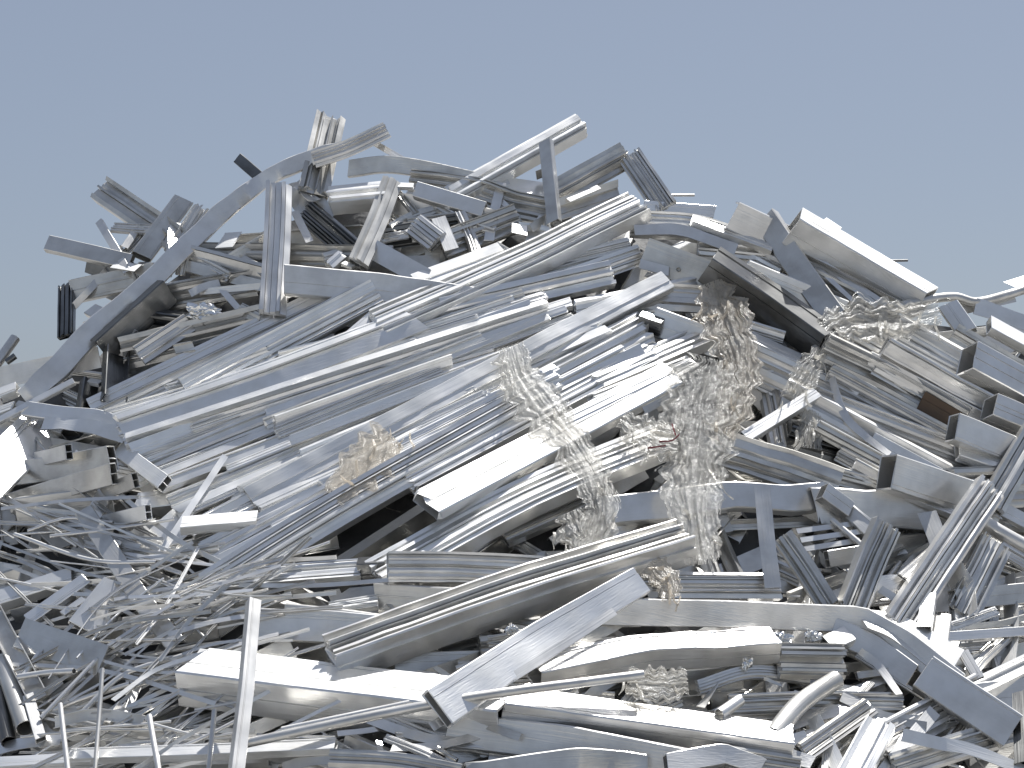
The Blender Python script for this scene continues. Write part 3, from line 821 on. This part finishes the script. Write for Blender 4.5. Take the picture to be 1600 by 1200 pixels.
P('strip', 14, 9, '592,1158 595,1184', 17, 'tiny white upright stub near the bottom edge')
P('chan', 4, 44, '730,1215 900,1190 1010,1200', 14, 'grey crumpled profile at the bottom edge', mat='dull', crush=.12)
P('box', 20, 34, '1040,1196 1130,1180 1190,1200', 15.5, 'crumpled offcut at the bottom edge under the long white topped box', crush=.15)
P('rib', 8, 36, '1120,1180 1250,1200', 15, 'grey offcut at the bottom edge left of the brownish profile', mat='dull')

# ---------------------------------------------------------------- film and foil
film('795,540,48 812,590,66 845,640,76 890,690,66 925,750,58 940,800,60 920,862,50', 14, 'strip of clear film wound across the bundle', crumple=.3, seed=3)
film('612,680,60 575,720,74 520,778,40', 12.5, 'yellowish crumpled film patch on the lower left of the bundle', mat='filmtan', crumple=.2, seed=5)
film('1112,440,46 1130,490,80 1152,555,72 1150,625,60 1128,680,40', 13.5, 'tan wad of film hanging at the top of the film curtain', mat='filmtan', crumple=.5, seed=8)
rt = film('1115,560,90 1095,640,130 1085,720,112 1085,790,92 1098,882,56', 14, 'long curtain of clear film hanging at the right end of the bundle', crumple=.4, seed=11)
film('970,655,30 1010,680,62 1060,690,50', 15, 'crumpled clear film at the right end of the dazzling bundle tube', crumple=.5, seed=14)
film('1285,520,50 1340,500,70 1410,500,60 1470,488,36', 13, 'clear film lying over the top of the right stack', crumple=.5, seed=17)
film('1285,545,24 1262,580,46 1240,620,38', 12.5, 'clear film rag at the left end of the right stack', crumple=.5, seed=21)
film('1270,640,34 1262,700,46', 10, 'thin clear film rag hanging below the bright slim tube', crumple=.4, seed=23)
film('1015,880,40 1040,905,46 1050,935,30', 16.5, 'small tan film wad right of the long grooved profile', mat='filmtan', crumple=.4, seed=26)
film('890,800,40 905,835,66 930,868,40', 13, 'bunched clear film under the lower edge of the bundle', crumple=.5, seed=29)
film('980,1064,40 1030,1070,56 1075,1066,40', 16, 'glittering crumpled film between the bent box and the long white topped box', crumple=.7, seed=31, mat='film')
foil(316, 488, 30, 15, 8.5, 'shiny crumpled foil lump on the left slope', seed=3)
P('box', 'W', 24, '2,618 28,608', 9, 'small glinting cut end at the left edge', jag=.2)
P('box', 'W', 18, '0,644 22,636', 9.5, 'smaller glinting cut end under the other at the left edge', jag=.2)
foil(1222, 998, 16, 10, 14, 'shiny foil lump under the long grey band', seed=9)
foil(1270, 994, 14, 9, 14, 'bright foil scrap right of the shiny lump under the grey band', seed=12)
foil(1165, 1030, 10, 22, 12.5, 'dangling foil twist below the bent box tube', seed=15)
foil(800, 985, 10, 8, 17, 'tiny foil scrap left of the broad blue box tube', seed=16)
# red tape caught in the film curtain is a part of it
for i, pth in enumerate(['1030,690 1050,688 1062,678', '1012,700 1040,696', '1050,662 1056,680']):
    rng = random.Random(i)
    V, F = [], []
    ax, md = sweep(V, F, 'strip', 0, [heap(*map(float, q.split(',')), 17.5 * UNIT) for q in pth.split()], 2.5, rng, crush=.3)
    t = link('red_tape', V, F, M['red'], parent=rt, axis=ax, mid=md)
    t['label'] = 'scrap of red tape'

# ---------------------------------------------------------------- loose tangle of thin strips, lower left
def tangle(n, box, ang, spread, ln, w, L, label, group, seed, kinds=('tube', 'open', 'strip')):
    rng = random.Random(seed)
    for i in range(n):
        x = rng.uniform(box[0], box[2]); y = rng.uniform(box[1], box[3])
        a = R(rng.gauss(ang, spread)); l = rng.uniform(*ln) / 2
        dx, dy = math.cos(a) * l, -math.sin(a) * l
        bow = rng.uniform(-.2, .2) * l
        l0 = rng.uniform(*L); 
        pth = '%.1f,%.1f,%.2f %.1f,%.1f,%.2f %.1f,%.1f,%.2f' % (x - dx, y - dy, l0 + rng.uniform(-2, 2), x + dy * .1 + bow * .3, y + bow, l0, x + dx, y + dy, l0 + rng.uniform(-2, 2))
        kd = rng.choice(kinds)
        P(kd, rng.choice([0, 8, 16, 25, 32, 40, -8]), rng.uniform(*w), pth, 0, label, group=group, mat=rng.choice(['mill', 'mill', 'grey', 'dull']), twist=rng.uniform(-25, 25), k=None if kd != 'angle' else .6)

tangle(44, (10, 780, 260, 940), -14, 18, (130, 300), (3, 7.5), (9, 14.5), 'thin curved strip in the loose tangle below the double chambered tubes', 'tangle below the double chambered tubes', 1)
tangle(76, (120, 920, 390, 1165), 14, 17, (150, 380), (3, 7), (11, 17), 'thin curved strip in the loose tangle left of the tall white post', 'tangle left of the tall white post', 2)
tangle(10, (240, 880, 520, 960), 16, 12, (120, 300), (5, 9), (11.5, 14.5), 'thin rod lying across the level striped profile left of the dark gap', 'rods left of the dark gap', 3)
tangle(8, (20, 1040, 240, 1170), 20, 30, (80, 200), (8, 18), (12, 16), 'thin strip among the upright rods in the bottom left', 'strips in the bottom left', 4)
tangle(26, (1380, 880, 1600, 1060), 8, 40, (90, 240), (10, 28), (8, 11.5), 'short grey offcut in the pile behind the pale stubs at the right', 'offcuts behind the pale stubs', 5, kinds=('rib', 'strip', 'box', 'angle'))
tangle(14, (1200, 1090, 1420, 1195), 15, 35, (80, 180), (10, 26), (10, 13.5), 'short offcut in the pile around the curved tube', 'offcuts around the curved tube', 6, kinds=('rib', 'strip', 'angle'))
tangle(12, (800, 960, 1180, 1090), 10, 25, (80, 220), (10, 26), (8, 11.5), 'short offcut deep between the crossing profiles', 'offcuts deep in the lower middle', 7, kinds=('rib', 'strip', 'angle'))
tangle(10, (420, 1130, 720, 1195), -6, 14, (80, 240), (10, 24), (10, 14), 'short offcut at the bottom edge below the large white topped box', 'offcuts at the bottom edge', 8, kinds=('rib', 'strip', 'angle'))

tangle(16, (130, 345, 470, 520), 20, 40, (40, 110), (10, 24), (4, 7), 'short twisted offcut jumbled on the upper left slope', 'offcuts jumbled on the upper left slope', 9, kinds=('rib', 'chan', 'win', 'angle'))
tangle(18, (500, 300, 900, 400), 0, 40, (40, 110), (8, 20), (4, 7), 'short twisted offcut jumbled along the crest', 'offcuts jumbled along the crest', 10, kinds=('rib', 'strip', 'win', 'angle'))
# ---------------------------------------------------------------- the countless scrap beneath: one object
def filler():
    rng = random.Random(99)
    V, F = [], []
    n = 0
    while n < 900:
        x = rng.uniform(-500, 2100); y = rng.uniform(330, 1380)
        if y < sil(x) + 22: continue
        if (x < -80 or x > 1680 or y > 1260) and rng.random() < .45: continue
        if 470 < x < 680 and 790 < y < 900: continue
        if x < 420: a = rng.gauss(12, 32)
        elif x < 1080: a = rng.gauss(22 if y < 880 else 0, 20)
        else: a = rng.gauss(-24 if y < 820 else 15, 32)
        l = rng.uniform(60, 220) / 2
        dx, dy = math.cos(R(a)) * l, -math.sin(R(a)) * l
        if y - abs(dy) < sil(x) + 8: continue
        f = fill_lift(y) / UNIT
        l0 = f - rng.uniform(3, 12)
        p = [heap(x - dx, y - dy, (l0 + rng.uniform(-3, 3)) * UNIT), heap(x + dx, y + dy, (l0 + rng.uniform(-3, 3)) * UNIT)]
        sweep(V, F, rng.choice(['rib', 'win', 'chan', 'strip', 'angle', 'box', 'open']), rng.choice(['G', 'G', 'D', 20, -10, 30]), p, rng.uniform(14, 46), rng)
        n += 1
    n = 0
    while n < 220:      # torn flakes and shavings
        x = rng.uniform(-60, 1660); y = rng.uniform(330, 1260)
        if y < sil(x) + 30 or (x < 430 and y > 760) or (470 < x < 680 and 790 < y < 900) or (200 < x < 1100 and y < 860 and x + 1.9 * y > 1150 and rng.random() < .9): continue
        a = rng.uniform(-60, 60); l = rng.uniform(8, 26)
        dx, dy = math.cos(R(a)) * l, -math.sin(R(a)) * l
        l0 = fill_lift(y) / UNIT + rng.uniform(-2, 2.5)
        p = [heap(x - dx, y - dy, (l0 + rng.uniform(-2, 2)) * UNIT), heap(x + dx, y + dy, (l0 + rng.uniform(-2, 2)) * UNIT)]
        sweep(V, F, rng.choice(['strip', 'angle', 'tube']), rng.choice([0, 20, 40, 60, -20]), p, rng.uniform(3, 12), rng, crush=rng.choice([.05, .3]), twist=rng.uniform(-80, 80))
        n += 1
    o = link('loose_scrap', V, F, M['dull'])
    tag(o, 'mass of short aluminium offcuts packed in the gaps beneath the larger pieces', 'scrap metal', kind='stuff')
filler()
for o in bpy.data.objects:
    if '_mw' in o: del o['_mw']
